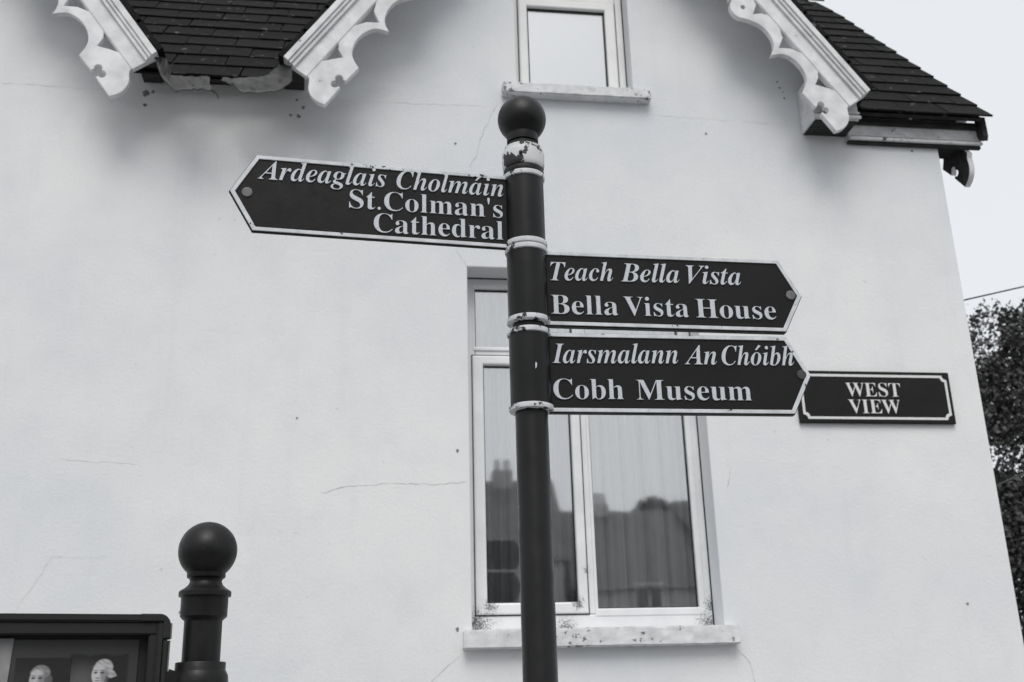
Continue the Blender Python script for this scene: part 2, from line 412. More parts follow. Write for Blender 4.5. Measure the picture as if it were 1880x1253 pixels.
def slate_at(x, k, wd=SW, joined=None):
    rnd = random.Random(hash((round(x*1000), k)))
    tilt = -0.046+rnd.uniform(-0.008, 0.008)
    R = Matrix((Vector((1, 0, 0)), su, sn)).transposed().to_4x4()
    T = Matrix.Translation(rp(x+rnd.uniform(-0.003, 0.003), k*GA_S+rnd.uniform(-0.006, 0.006), 0.008+rnd.uniform(0, 0.003)))
    M = T @ R @ Matrix.Rotation(rnd.uniform(-0.010, 0.010), 4, 'Z') @ Matrix.Rotation(tilt, 4, 'X')
    if wd == SW: me = full[rnd.randrange(7)]
    else:
        me = cutm.setdefault(round(wd, 2), slate_mesh(wd, 11))
    if joined is not None:
        joined.add([M @ v.co for v in me.vertices], [tuple(p.vertices) for p in me.polygons]); return
    obj('slate', me, None, roof, 0, M)
rest = MB(); NC = int(RT/GA_S)
for k in range(NC):
    z = (EV+su*(k*GA_S)).z
    d = max(0.0, (GA-z)/GT)
    off = (k % 2)*SW/2 + (k*0.037 % 0.06)
    spans = [(GC2+d-0.05, GC1-d+0.05, True), (GC1+d-0.06, VX, True), (XL-0.30, GC2-d+0.05, False)] if d > 0.01 else [(XL-0.30, VX, None)]
    for x0, x1, vis in spans:
        if vis is None or k > 12 or not vis:
            x = x0+SW/2
            while x < x1: slate_at(x, k, SW, rest); x += SW
            continue
        if x1 == VX:                                    # laid from the verge inward
            x = x1-SW/2-(SW/2 if k % 2 else 0)
            if k % 2: slate_at(x1-SW/4, k, SW/2)
            while x > x0-SW/2: slate_at(x, k); x -= SW
        else:
            x = math.floor(x0/SW)*SW+off
            while x < x1+SW/2:
                if x > x0-SW/2: slate_at(x, k)
                x += SW
o = rest.build('slate_courses', 'slate', roof); o['kind'] = 'stuff'
# gable roofs: sloping slabs running back into the main roof
def gable_roof(c, sides=(-1, 1)):
    for sx in sides:
        foot = 1.652+0.03; mb = MB()
        L = foot/math.cos(RAD(54.4)); ux = Vector((sx*math.cos(RAD(54.4)), 0, -math.sin(RAD(54.4)))); un = Vector((sx*math.sin(RAD(54.4)), 0, math.cos(RAD(54.4))))
        A = Vector((c, 0, GA))
        vs = [A+ux*l+un*h+Vector((0, y, 0)) for l in (-0.0, L-0.03) for h in (-0.045, -0.004) for y in (5.15, 7.6)]
        mb.add(vs, [(0, 1, 3, 2), (4, 6, 7, 5), (0, 4, 5, 1), (2, 3, 7, 6), (0, 2, 6, 4), (1, 5, 7, 3)])
        mb.build('gable_roof', 'timber', house)
        mb = MB()
        for j in range(14):
            l0 = L-j*0.2; 
            vs = [A+ux*l+un*h+Vector((0, y, 0)) for l, hh in ((l0, 0.014), (max(l0-0.22, 0), 0.004)) for h in (0.0+hh-0.004, hh+0.026) for y in (5.09, 7.6)]
            mb.add(vs, [(0, 1, 3, 2), (4, 6, 7, 5), (0, 4, 5, 1), (2, 3, 7, 6), (0, 2, 6, 4), (1, 5, 7, 3)])
        mb.build('gable_slates', 'slate', house)['kind'] = 'stuff'
gable_roof(GC1); gable_roof(GC2)

# ---- carved bargeboards.  local s: up the slope from the foot, t: down and inward
def barge_loops(length):
    """tracery outline (with the foot) and its open spandrels, as polygons in (s, t)"""
    P = 0.345                                            # one bay of the tracery
    o = []
    # foot: starts on the board, runs round the rounded heel to the point, back along the straight edge with the trefoil cut
    o += [(-0.050, 0.150), (-0.066, 0.178)]
    o += [tuple(p) for p in catmull([(-0.085, 0.190, 0), (-0.118, 0.212, 0), (-0.142, 0.248, 0), (-0.150, 0.292, 0), (-0.140, 0.340, 0)], 5)]
    o = [(p[0], p[1]) for p in o]
    # straight edge with trefoil: one lobe open to the edge, two lobes inside
    cx = 0.020
    o += [(cx-0.022, 0.339)]
    o += arc(cx-0.023, 0.303, 0.021, 80, 318, 10)
    o += arc(cx+0.019, 0.300, 0.021, 205, 452, 10)[:-1]
    o += [(cx+0.026, 0.339)]
    o += [(0.160, 0.344)]
    o += [(p.x, p.y) for p in catmull([(0.160, 0.344, 0), (0.186, 0.290, 0), (0.222, 0.252, 0), (0.290, 0.228, 0), (0.360, 0.232, 0), (0.420, 0.264, 0), (0.452, 0.330, 0)], 6)][1:]
    s = 0.456
    o += [(p.x, p.y) for p in catmull([(0.456, 0.332, 0), (0.478, 0.292, 0), (0.520, 0.258, 0), (0.585, 0.242, 0), (0.650, 0.250, 0), (0.715, 0.288, 0), (0.748, 0.318, 0)], 6)][1:]
    rc = (0.800, 0.258)
    o += arc(rc[0], rc[1], 0.080, 125, 20, 12)
    # onward: plain repeat of arches out of the frame
    x = 0.885
    while x+P < length-0.05:
        o += [(p.x, p.y) for p in catmull([(x, 0.300, 0), (x+0.03, 0.275, 0), (x+0.10, 0.245, 0), (x+0.17, 0.240, 0), (x+0.25, 0.252, 0), (x+0.31, 0.285, 0), (x+P-0.002, 0.330, 0)], 5)]
        x += P
    o += [(x, 0.200), (x, 0.150)]
    holes = [[(0.070, 0.163), (0.216, 0.163), (0.184, 0.186), (0.160, 0.234), (0.112, 0.194)],
             [(0.370, 0.163), (0.562, 0.163), (0.508, 0.188), (0.468, 0.254), (0.426, 0.198)],
             [(0.680, 0.163), (0.808, 0.163), (0.770, 0.174), (0.730, 0.234), (0.712, 0.194)]]
    xx = 0.885+P
    while xx < x-0.1:
        holes.append([(xx-0.08, 0.166), (xx+0.08, 0.166), (xx+0.03, 0.19), (xx, 0.235), (xx-0.03, 0.19)]); xx += P
    holes.append(arc(rc[0], rc[1], 0.014, 0, 330, 11))
    return o, holes
def barge(parent, origin, us, ut, length, front, m='timber', start=0.0):
    """front: unit vector the face looks along"""
    M = frame_mat(origin, us, ut)
    if M.to_3x3().col[2].dot(Vector(front)) < 0:         # mirror: build with t axis first
        flip = True; M = frame_mat(origin, ut, us)
    else: flip = False
    fx = (lambda lp: [(q[1], q[0]) for q in lp]) if flip else (lambda lp: lp)
    o, h = barge_loops(length)
    bd = obj('bargeboard', plate_mesh('bargeboard', [fx([(-0.062+start, 0.030), (-0.062+start, 0.158), (length, 0.158), (length, 0.030)])], 0.034, M @ Matrix.Translation((0, 0, 0.004)), 0.003), m, parent)
    obj('tracery', plate_mesh('tracery', [fx(o)]+[fx(q) for q in h], 0.036, M, 0.004), m, bd)
    for (t0, t1, pr, th) in ((0.0, 0.034, 0.040, 0.075), (0.034, 0.052, 0.030, 0.05), (0.052, 0.074, 0.019, 0.03)):
        obj('moulding', plate_mesh('moulding', [fx([(-0.058+start+t0*0.05, t0), (-0.060+start-t1*0.05, t1), (length, t1), (length, t0)])], th, M @ Matrix.Translation((0, 0, pr)), 0.004), m, bd)
    return bd
ca, sa = math.cos(RAD(54.4)), math.sin(RAD(54.4))
BY = 5.125
BL = 1.652/ca
for (cx, sx, zz, lab) in ((GC1, -1, 5.000, 'carved white bargeboard on the left of the middle gable'), (GC1, 1, 4.990, 'carved white bargeboard meeting the eaves box at right'), (GC2, 1, 4.988, 'carved white bargeboard at the far left'), (GC2, -1, 4.990, None)):
    x0 = cx+sx*1.652
    bdo = barge(house, (x0, BY, zz), (-sx*ca, 0, sa), (-sx*sa, 0, -ca), BL+0.02, (0, -1, 0))
    if lab: bdo['label'] = lab
# side gable bargeboard: its foot hangs past the corner; bare timber inside
sb = barge(house, (3.675, 5.300, 4.862), (0, math.cos(TH), math.sin(TH)), (0, math.sin(TH), -math.cos(TH)), 4.7, (1, 0, 0), 'timber', 0.24)
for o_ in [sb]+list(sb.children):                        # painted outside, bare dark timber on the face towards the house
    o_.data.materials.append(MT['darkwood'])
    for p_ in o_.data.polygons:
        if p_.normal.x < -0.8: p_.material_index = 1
sb['label'] = 'dark foot of the side bargeboard hanging past the corner'

# ---- eaves box at the gable foot, fascia and mouldings on the right
bx = MB().box(2.592, 2.868, 5.205, 5.398, 4.806, 5.10).build('eaves_box', 'timber', house, 0.003)
MB().box(2.586, 2.874, 5.196, 5.2045, 4.845, 4.858).build('moulding', 'timber', bx, 0.002)
MB().box(2.582, 2.878, 5.190, 5.2045, 4.812, 4.832).build('moulding', 'timber', bx, 0.003)
MB().box(2.80, 2.806, 5.2005, 5.2045, 4.86, 5.05).build('moulding', 'timber', bx)
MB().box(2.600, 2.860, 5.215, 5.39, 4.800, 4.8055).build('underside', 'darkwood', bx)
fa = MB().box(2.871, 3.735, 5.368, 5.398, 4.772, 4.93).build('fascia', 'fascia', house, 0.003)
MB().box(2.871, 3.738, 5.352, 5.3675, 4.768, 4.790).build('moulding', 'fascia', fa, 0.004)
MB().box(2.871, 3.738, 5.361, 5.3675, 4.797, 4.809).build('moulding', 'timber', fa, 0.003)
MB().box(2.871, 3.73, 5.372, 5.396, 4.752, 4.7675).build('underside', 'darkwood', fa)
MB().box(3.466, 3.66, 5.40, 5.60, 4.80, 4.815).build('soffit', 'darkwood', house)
MB().box(2.88, 3.728, 5.34, 5.3655, 4.872, 4.905).build('eave_shade_board', 'darkwood', house)  # dark board added along the eave in place of the continuous shadow there
# rotten end of the gutter under the verge tip
mb = MB(); pr = [(5.30, 4.93), (5.30, 4.80), (5.315, 4.775), (5.33, 4.80), (5.345, 4.79), (5.365, 4.83), (5.365, 4.94)]
obj('gutter_stub', plate_mesh('gutter_stub', [[(a-5.0, b) for a, b in pr]], 0.03, frame_mat((3.745, 5.0, 0), (0, 1, 0), (0, 0, 1))), 'darkwood', house)
# dark blocks added behind the barge feet, their colour standing in for shade

for xa, xb in ((-1.25, -1.15), (-0.48, -0.37)): MB().box(xa, xb, 5.178, 5.390, 4.935, 5.02).build('shade_block', 'darkwood', house)
# ---- remnants of the metal gutter between the gables
def sheet(name, rows, parent):
    mb = MB(); fine = []
    for r in rows:
        pts = [onY(*p) for p in r]; q = []
        for i in range(len(pts)-1):
            for k in range(4):
                q.append(pts[i].lerp(pts[i+1], k/4))
        q.append(pts[-1]); fine.append(q)
    n = len(fine[0]); rr = []
    for i in range(len(fine)-1):
        for k in range(3):
            rr.append([a.lerp(b_, k/3) for a, b_ in zip(fine[i], fine[i+1])])
    rr.append(fine[-1])
    rnd = random.Random(5)
    vs = [p+Vector((rnd.uniform(-1, 1), rnd.uniform(-1, 1), rnd.uniform(-1, 1)))*0.004 for r in rr for p in r]
    fs = [(i*n+j, i*n+j+1, (i+1)*n+j+1, (i+1)*n+j) for i in range(len(rr)-1) for j in range(n-1)]
    mb.add(vs, fs, False); o = mb.build(name, 'lead', parent)
    md = o.modifiers.new('thickness', 'SOLIDIFY'); md.thickness = 0.004; md.offset = 0
    return o
gl = sheet('gutter_remnant', [[(279, 74, 5.17), (293, 84, 5.17), (306, 110, 5.18), (313, 138, 5.19), (340, 141, 5.20), (365, 140, 5.20), (384, 142, 5.20)],
                              [(279, 78, 5.16), (286, 100, 5.14), (296, 132, 5.12), (309, 152, 5.13), (340, 160, 5.14), (365, 158, 5.14), (386, 158, 5.14)],
                              [(278, 80, 5.15), (284, 104, 5.12), (296, 140, 5.08), (322, 169, 5.07), (345, 166, 5.06), (370, 164, 5.06), (392, 168, 5.06)]], house)
gl['label'] = 'bent torn gutter metal under the far left bargeboard'
MB().tube([onY(388, 164, 5.06), onY(394, 169, 5.06), onY(399, 174, 5.06), onY(401, 181, 5.06)], [0.006, 0.006, 0.005, 0.004], 6).build('torn_strip', 'lead', gl)
gr = sheet('gutter_remnant', [[(408, 143, 5.17), (430, 145, 5.19), (455, 142, 5.20), (485, 141, 5.20), (510, 124, 5.19), (530, 97, 5.18)],
                              [(407, 146, 5.15), (428, 152, 5.13), (450, 158, 5.13), (482, 157, 5.13), (512, 146, 5.13), (535, 120, 5.13)],
                              [(406, 148, 5.13), (430, 158, 5.09), (447, 171, 5.07), (478, 171, 5.06), (512, 167, 5.06), (537, 150, 5.07)]], house)
gr['label'] = 'bent gutter metal left of the middle gable bargeboard'

# ---- windows
FY = WY+0.16
def bar(mb, x0, x1, z0, z1, y, d=0.06): mb.box(x0, x1, y, y+d, z0, z1)
def mitre_frame(name, x0, x1, z0, z1, wd, y, d, m, parent, bev=0.006):
    me = plate_mesh(name, [rect(x0, x1, z0, z1), rect(x0+wd[0], x1-wd[1], z0+wd[2], z1-wd[3])], d, frame_mat((0, y, 0), (1, 0, 0), (0, 0, 1)), bev)
    return obj(name, me, m, parent)
win = mitre_frame('window', W1[0]+0.002, W1[1]-0.002, W1[2]+0.002, W1[3]-0.002, (0.050, 0.050, 0.075, 0.045), FY, 0.07, 'frame', house)
win['label'] = 'tall lower window with white plastic frame and net curtains'
mb = MB(); bar(mb, 1.160, 1.218, W1[2]+0.077, W1[3]-0.047, FY+0.003)
mb.build('mullion', 'frame', win, 0.006)
mb = MB(); bar(mb, W1[0]+0.053, 1.159, 3.405, 3.455, FY+0.004); mb.build('transom', 'frame', win, 0.005)
mb = MB(); bar(mb, 1.219, W1[1]-0.053, 3.405, 3.455, FY+0.004); mb.build('transom', 'frame', win, 0.005)
mitre_frame('sash', 0.585, 1.172, 2.028, 3.418, (0.060, 0.050, 0.058, 0.052), FY-0.012, 0.06, 'frame', win, 0.009)
mitre_frame('glazing_bead', 1.206, 1.800, 2.012, 3.418, (0.018, 0.034, 0.040, 0.02), FY-0.004, 0.03, 'frame', win, 0.006)
mitre_frame('glazing_bead', 0.590, 1.170, 3.448, 3.845, (0.014, 0.018, 0.022, 0.028), FY-0.004, 0.03, 'frame', win, 0.005)
mitre_frame('glazing_bead', 1.206, 1.800, 3.448, 3.845, (0.016, 0.034, 0.022, 0.028), FY-0.004, 0.03, 'frame', win, 0.005)
def pane(x0, x1, z0, z1, y, parent, gm='glass'):
    mitre_frame('gasket', x0-0.004, x1+0.004, z0-0.004, z1+0.004, (0.010, 0.010, 0.010, 0.010), y-0.008, 0.006, 'gasket', parent, 0.001)
    MB().box(x0-0.010, x1+0.010, y, y+0.005, z0-0.010, z1+0.010).build('pane', gm, parent)
pane(0.645, 1.122, 2.086, 3.366, FY+0.028, win)
pane(1.224, 1.766, 2.052, 3.398, FY+0.028, win)
pane(0.604, 1.152, 3.470, 3.817, FY+0.028, win)
pane(1.222, 1.766, 3.470, 3.817, FY+0.028, win)
for x, z in ((0.662, 1.990), (1.735, 1.990)):
    mb = MB(); mb.box(x, x+0.032, FY-0.003, FY+0.004, z, z+0.012); mb.build('drain_cover', 'gasket' if x < 0 else 'frame', win, 0.002)
def seal(x0, x1, z0, z1, y, parent, wd=0.005):
    mitre_frame('seal', x0, x1, z0, z1, (wd, wd, wd, wd), y, 0.004, 'gasket', parent, 0.0005)
seal(0.580, 1.177, 2.023, 3.423, FY-0.0035, win)
seal(W1[0]+0.0005, W1[1]-0.0005, W1[2]+0.0005, W1[3]-0.0005, FY-0.0045, win, 0.006)
def rough_sill(x0, x1, y0, y1, z0, z1, seed):
    me = MB().box(x0, x1, y0, y1, z0, z1).mesh('sill')
    bm = bmesh.new(); bm.from_mesh(me)
    bmesh.ops.bevel(bm, geom=bm.edges[:], offset=0.007, segments=2, affect='EDGES')
    for ax, n in ((0, 36), (2, 4), (1, 4)):
        lo, hi = ((x0, x1), (y0, y1), (z0, z1))[ax]
        for k in range(1, n):
            pl = [0, 0, 0]; pl[ax] = lo+(hi-lo)*k/n; no = [0, 0, 0]; no[ax] = 1
            bmesh.ops.bisect_plane(bm, geom=bm.verts[:]+bm.edges[:]+bm.faces[:], plane_co=pl, plane_no=no)
    from mathutils import noise as mn
    for v_ in bm.verts:
        p = v_.co*16+Vector((seed, 0, 0)); d = mn.noise_vector(p)*0.0022+mn.noise_vector(p*3.1)*0.0016
        if v_.co.y > y1-0.02: d *= 0
        v_.co += d
    bm.to_mesh(me); bm.free(); return me
obj('sill', rough_sill(0.503, 1.897, 5.335, 5.57, 1.852, 1.944, 3), 'sill', win)
FY2 = WY+0.10
w2 = mitre_frame('window', W2[0]+0.002, W2[1]-0.002, W2[2]+0.002, W2[3]-0.002, (0.035, 0.045, 0.035, 0.05), FY2+0.02, 0.07, 'upvc', house)
w2['label'] = 'small upper window reflecting white sky, above the round post finial'
mitre_frame('sash', 0.896, 1.506, 5.072, 5.742, (0.056, 0.064, 0.056, 0.062), FY2-0.004, 0.06, 'upvc', w2, 0.010)
mb = MB(); bar(mb, W2[0]+0.04, W2[1]-0.05, 5.744, 5.80, FY2+0.01); mb.build('transom', 'upvc', w2, 0.006)
mitre_frame('sash', 0.896, 1.506, 5.802, 6.15, (0.056, 0.064, 0.05, 0.05), FY2-0.004, 0.06, 'upvc', w2, 0.010)
pane(0.955, 1.440, 5.131, 5.678, FY2+0.028, w2, 'glass2')
pane(0.955, 1.440, 5.855, 6.095, FY2+0.028, w2, 'glass2')
seal(0.8915, 1.5105, 5.0675, 5.7465, FY2+0.0165, w2)
seal(W2[0]+0.0005, W2[1]-0.0005, W2[2]+0.0005, W2[3]-0.0005, FY2+0.0155, w2, 0.006)
obj('sill', rough_sill(0.766, 1.652, 5.335, 5.52, 4.962, 5.033, 9), 'sill', w2)
for x in (0.905, 1.492):
    MB().box(x-0.012, x+0.012, FY2-0.010, FY2-0.001, 5.047, 5.066).build('drain_cover', 'gasket', w2, 0.003)

# ---- cracks and old fixing marks in the render
def ribbon(px, wd, m, name='crack', seed=1):
    rnd = random.Random(seed); P = [wallpt(*p) for p in px]; Q = []
    for i in range(len(P)-1):
        n = max(2, int((P[i+1]-P[i]).length/0.025))
        for k in range(n):
            q = P[i].lerp(P[i+1], k/n); Q.append(Vector((q.x+rnd.uniform(-1, 1)*0.004, 0, q.z+rnd.uniform(-1, 1)*0.004)))
    Q.append(P[-1]); vs, fs = [], []
    for i, q in enumerate(Q):
        d = Q[min(i+1, len(Q)-1)]-Q[max(i-1, 0)]; d.y = 0; d.normalize(); nn = Vector((-d.z, 0, d.x))
        h = wd*0.32*rnd.uniform(0.2, 1.3)*(0.3 if i in (0, len(Q)-1) else 1)
        vs += [(q.x+nn.x*h, WY-0.0012, q.z+nn.z*h), (q.x-nn.x*h, WY-0.0012, q.z-nn.z*h)]
    for i in range(len(Q)-1): fs.append((2*i, 2*i+1, 2*i+3, 2*i+2))
    MB().add(vs, fs).build(name, m, house)
ribbon([(914, 188), (893, 228), (880, 262), (876, 285), (863, 304), (866, 314)], 0.0045, 'crack', seed=1)
ribbon([(836, 452), (842, 468), (858, 489)], 0.004, 'crack', seed=2)
ribbon([(858, 885), (800, 890), (755, 888), (700, 889), (640, 893), (590, 906)], 0.0035, 'crack', seed=3)
ribbon([(1353, 1190), (1362, 1200), (1376, 1217), (1383, 1235), (1385, 1253), (1392, 1300)], 0.0055, 'crack', seed=4)
ribbon([(846, 1204), (820, 1226), (800, 1242), (780, 1266)], 0.004, 'crack', seed=5)
ribbon([(96, 1020), (72, 1062), (48, 1092), (26, 1125)], 0.0045, 'faint', seed=6)
ribbon([(0, 152), (210, 166), (420, 176), (640, 186), (900, 196)], 0.0035, 'faint', seed=7)
ribbon([(1192, 211), (1300, 219), (1460, 231)], 0.0035, 'faint', seed=8)
ribbon([(100, 842), (170, 848), (255, 852)], 0.004, 'faint', seed=9)
ribbon([(1341, 857), (1339, 875), (1335, 896)], 0.005, 'crack', seed=10)
ribbon([(95, 1022), (140, 1025), (200, 1022)], 0.004, 'faint', seed=11)
def splat(x, y, r, m='stain', seed=0):
    rnd = random.Random(seed+x); c = wallpt(x, y); n = 11
    vs = [(c.x+r*rnd.uniform(0.5, 1.15)*math.cos(6.283*k/n), WY-0.0014, c.z+r*rnd.uniform(0.5, 1.15)*math.sin(6.283*k/n)) for k in range(n)]
    MB().add(vs, [tuple(range(n))]).build('old_fixing_hole', m, house)
for x, y, r in ((268, 172, 0.022), (281, 169, 0.012), (266, 193, 0.013), (545, 184, 0.010), (557, 198, 0.012), (548, 214, 0.014), (534, 212, 0.010), (1426, 151, 0.008), (1431, 162, 0.008), (1440, 181, 0.008), (1437, 170, 0.005), (836, 264, 0.009), (840, 828, 0.010), (1296, 246, 0.010), (840, 1156, 0.011), (1674, 278, 0.009), (545, 768, 0.007), (1776, 1109, 0.009), (336, 1135, 0.009), (330, 1125, 0.007)):
    splat(x, y, r)

# ================================================================== CURTAINS
def curtain(x0, x1, z0, z1, y, f, name, label, cat, m, group=None, nx=160):
    mb = MB(); vs, fs = [], []; nz = 14
    for j in range(nz+1):
        t = j/nz; z = z1+(z0-z1)*t
        for i in range(nx+1):
            x = x0+(x1-x0)*i/nx; vs.append((x, y+f(x, t), z))
    for j in range(nz):
        for i in range(nx): fs.append((j*(nx+1)+i, j*(nx+1)+i+1, (j+1)*(nx+1)+i+1, (j+1)*(nx+1)+i))
    mb.add(vs, fs, True); o = mb.build(name, m)
    md = o.modifiers.new('thickness', 'SOLIDIFY'); md.thickness = 0.002
    return tag(o, label, cat, group)
def pleat(x, t): 
    u = (x-1.20)/0.112; fr = u-math.floor(u)
    return 0.060*math.exp(-(min(fr, 1-fr)/0.09)**2)+0.010*math.sin(x*37+t*1.5)
def folds(x, t): return 0.026*math.sin(x*66+math.sin(x*17)*1.8+0.4*t)+0.012*math.sin(x*131+2+t)
curtain(0.565, 1.185, 1.95, 3.87, 5.685, folds, 'net_curtain', 'softly gathered net curtain behind the left side of the lower window', 'curtain', 'net', 'net curtains of the lower window')
curtain(1.19, 1.825, 1.95, 3.87, 5.660, pleat, 'net_curtain', 'flat pleated net curtain behind the right side of the lower window', 'curtain', 'net', 'net curtains of the lower window')
curtain(0.87, 1.55, 5.05, 6.18, 5.60, lambda x, t: 0.0, 'roller_blind', 'plain white blind drawn down behind the small upper window', 'blind', 'blind', None, 4)

# ================================================================== LETTERING
def bold(s): return ''.join(chr(0x1D400+ord(c)-65) if c.isupper() else chr(0x1D41A+ord(c)-97) if c.islower() and c.isascii() else c for c in s)
def bital(s): return ''.join(chr(0x1D468+ord(c)-65) if c.isupper() else chr(0x1D482+ord(c)-97) if c.islower() and c.isascii() else c for c in s)
_tm = {}
def text_mesh(body, ext=0.05, off=0.0, bev=0.0):
    cu = bpy.data.curves.new('t', 'FONT'); cu.body = body; cu.extrude = ext; cu.offset = off; cu.bevel_depth = bev; cu.bevel_resolution = 0; cu.resolution_u = 5
    ob = bpy.data.objects.new('t', cu); col.objects.link(ob); bpy.context.view_layer.update()
    me = bpy.data.meshes.new_from_object(ob.evaluated_get(bpy.context.evaluated_depsgraph_get()))
    bpy.data.objects.remove(ob); bpy.data.curves.remove(cu); return me
def xr(me):
    xs = [v.co.x for v in me.vertices]; return min(xs), max(xs)
def width_to(body):
    if body not in _tm:
        me = text_mesh(body, 0.0); _tm[body] = xr(me); bpy.data.meshes.remove(me)
    return _tm[body]
_gm = {}
def glyph(ch, off):
    k = (ch, off)
    if k not in _gm: _gm[k] = text_mesh(ch, 0.05, off, 0.004); _gm[k].name = 'letter'
    return _gm[k]
Hc = '\U0001D407'
_h = text_mesh(Hc, 0.0); CAP = max(v.co.y for v in _h.vertices)
def word(text, style, p0, p1, cap, M, parent, m, off, vs_=1.0):
    """text between local points p0 and p1 (x right, y up) on the plane M (z out of the face)"""
    acc = {'á': 'a', 'ó': 'o'}
    plain = ''.join(acc.get(c, c) for c in text); body = style(plain)
    lo, hi = width_to(body); kx = (p1[0]-p0[0])/(hi-lo); ky = cap/CAP
    for i, ch in enumerate(body):
        adv = width_to(body[:i]+Hc)[1]-width_to(Hc)[1] if i else 0.0
        a, b_ = width_to(ch); x = p0[0]+(adv-lo)*kx
        fr = (adv-lo)/(hi-lo); y = p0[1]+(p1[1]-p0[1])*fr
        me = glyph(ch, off)
        if not me.materials: me.materials.append(MT[m])
        L = M @ Matrix.Translation((x, y, 0.0005)) @ Matrix.Diagonal((kx, ky, cap*0.9, 1))
        le = obj('letter', me, None, parent, 0, L)
        if text[i] in acc:
            cx = x+(a+b_)*0.5*kx+cap*0.10; yb = y+cap*0.80
            mk = plate_mesh('accent', [[(cx-cap*0.10, yb), (cx-cap*0.03, yb-cap*0.02), (cx+cap*0.20, yb+cap*0.20), (cx+cap*0.10, yb+cap*0.26)]], 0.003, M @ Matrix.Translation((0, 0, 0.003)))
            obj('accent', mk, m, parent)

# ================================================================== SIGNPOST
AX, AY = 0.451, 2.765
post = empty('direction_signpost', (AX, AY, 0), 'black direction signpost with ball finial and three pointed fingers', 'signpost')
MB().lathe(AX, AY, [(0.105, 0.0), (0.105, 0.03), (0.085, 0.06), (0.072, 0.12), (0.068, 0.75), (0.060, 0.80), (0.0445, 0.83), (0.0445, 3.10)], 48).build('pole', 'pole', post)
BR = 0.0720; bz = 3.247
def ballprof(z, r, nb=0.0465):
    a0 = -math.acos(nb/r)
    return [(r*math.cos(a0+(math.pi/2-a0)*k/22), z+r*math.sin(a0+(math.pi/2-a0)*k/22)) for k in range(22)]+[(0.001, z+r)]
MB().lathe(AX, AY, [(0.046, 3.166), (0.0465, 3.168), (0.0465, bz-0.055)]+ballprof(bz, BR), 64).build('ball_finial', 'black', post)
MB().lathe(AX, AY, [(0.0400, 3.120), (0.0480, 3.124), (0.0480, 3.158), (0.043, 3.164)], 48).build('neck', 'pole', post)
cl = MB().lathe(AX, AY, [(0.0575, 3.076), (0.060, 3.080), (0.0615, 3.090), (0.0625, 3.124), (0.0615, 3.130), (0.056, 3.134), (0.056, 3.145), (0.050, 3.149), (0.040, 3.150)], 64).build('collar', 'collar', post)
cl['label'] = 'collar with peeling white paint below the ball'
MB().lathe(AX, AY, [(0.050, 3.0575), (0.0585, 3.059), (0.0595, 3.066), (0.0585, 3.073), (0.050, 3.075)], 48).build('ring', 'black', post)
for ang, z in ((-105, 3.105),):
    a_ = RAD(ang); c_ = Vector((AX+0.0625*math.cos(a_), AY+0.0625*math.sin(a_), z))
    MB().lathe(0, 0, [(0.005, 0), (0.005, 0.004), (0.003, 0.006)], 12, frame_mat(c_, (-math.sin(a_), math.cos(a_), 0), (0, 0, 1))).build('screw', 'black', cl)
def finger(z0, z1, ang, side, endu, tipu, lines, label, rivet, TS=0.024):
    a_ = RAD(ang); ux = Vector((math.cos(a_), math.sin(a_), 0)); n = Vector((math.sin(a_), -math.cos(a_), 0))
    M = frame_mat(Vector((AX, AY, 0))+n*(TS/2), ux, (0, 0, 1))       # z of M looks at the street
    zs0, zs1 = z0, z1
    if side > 0: z0 -= 0.0075*(z0-1.6)/1.2; z1 -= 0.006*(z1-1.6)/1.2; endu *= 0.995; tipu *= 0.995
    else: z0 -= 0.0075; z1 -= 0.0045; endu *= 1.002; tipu *= 1.002
    zm = (z0+z1)/2; s0 = side*0.050
    def shape(i):                                                    # outline inset by i
        k = i*1.25
        lp = [(s0, z0+i), (side*(endu-k*0.55), z0+i), (side*(tipu-k), zm), (side*(endu-k*0.55), z1-i), (s0, z1-i)]
        return lp if side > 0 else lp[::-1]
    sg = obj('finger_sign', plate_mesh('finger_sign', [shape(0.0)], TS, M, 0.003), 'panel', post)
    sg['label'] = label
    bo, bi = shape(0.0025), shape(0.0130)
    ring_ = bo+bi[::-1]
    bd = obj('border', plate_mesh('border', [ring_], 0.004, M @ Matrix.Translation((0, 0, 0.0035)), 0.001), 'edge', sg)
    MB().lathe(AX, AY, [(0.046, zs0+0.001), (0.0565, zs0+0.002), (0.0565, zs1-0.002), (0.046, zs1-0.001)], 64).build('sleeve', 'pole', sg)
    for zb, hh in ((zs0, 0.015), (zs1-0.015, 0.015)):
        MB().lathe(AX, AY, [(0.0570, zb-0.001), (0.0605, zb+0.001), (0.0615, zb+hh*0.5), (0.0605, zb+hh-0.001), (0.0570, zb+hh+0.0005)], 64).build('band', 'band', sg)
    if rivet:
        rx, ry, rm = rivet; p = M @ Vector((rx, ry, 0))
        MB().lathe(0, 0, [(0.0145, 0), (0.0145, 0.002), (0.0130, 0.0035), (0.006, 0.0039), (0.002, 0.0040)], 24, Matrix.Translation(p) @ M.to_3x3().to_4x4()).build('rivet', rm, sg)
    Pn = M.to_3x3() @ Vector((0, 0, 1)); Po = M.translation
    def uv(px):
        d = ray(*px); t = (Po-EYE).dot(Pn)/d.dot(Pn); q = M.inverted() @ (EYE+d*t); return (q.x, q.y)
    for text, style, a, b_ in lines:
        word(text, style, uv(a), uv(b_), 0.0575, M, sg, 'letter', -0.0100 if style is bital else -0.0120)
    return sg
def c3(x, y): return (400+x/2.9375, 260+y/2.9375)
def c4(x, y): return (980+x/3.4815, 440+y/3.4815)
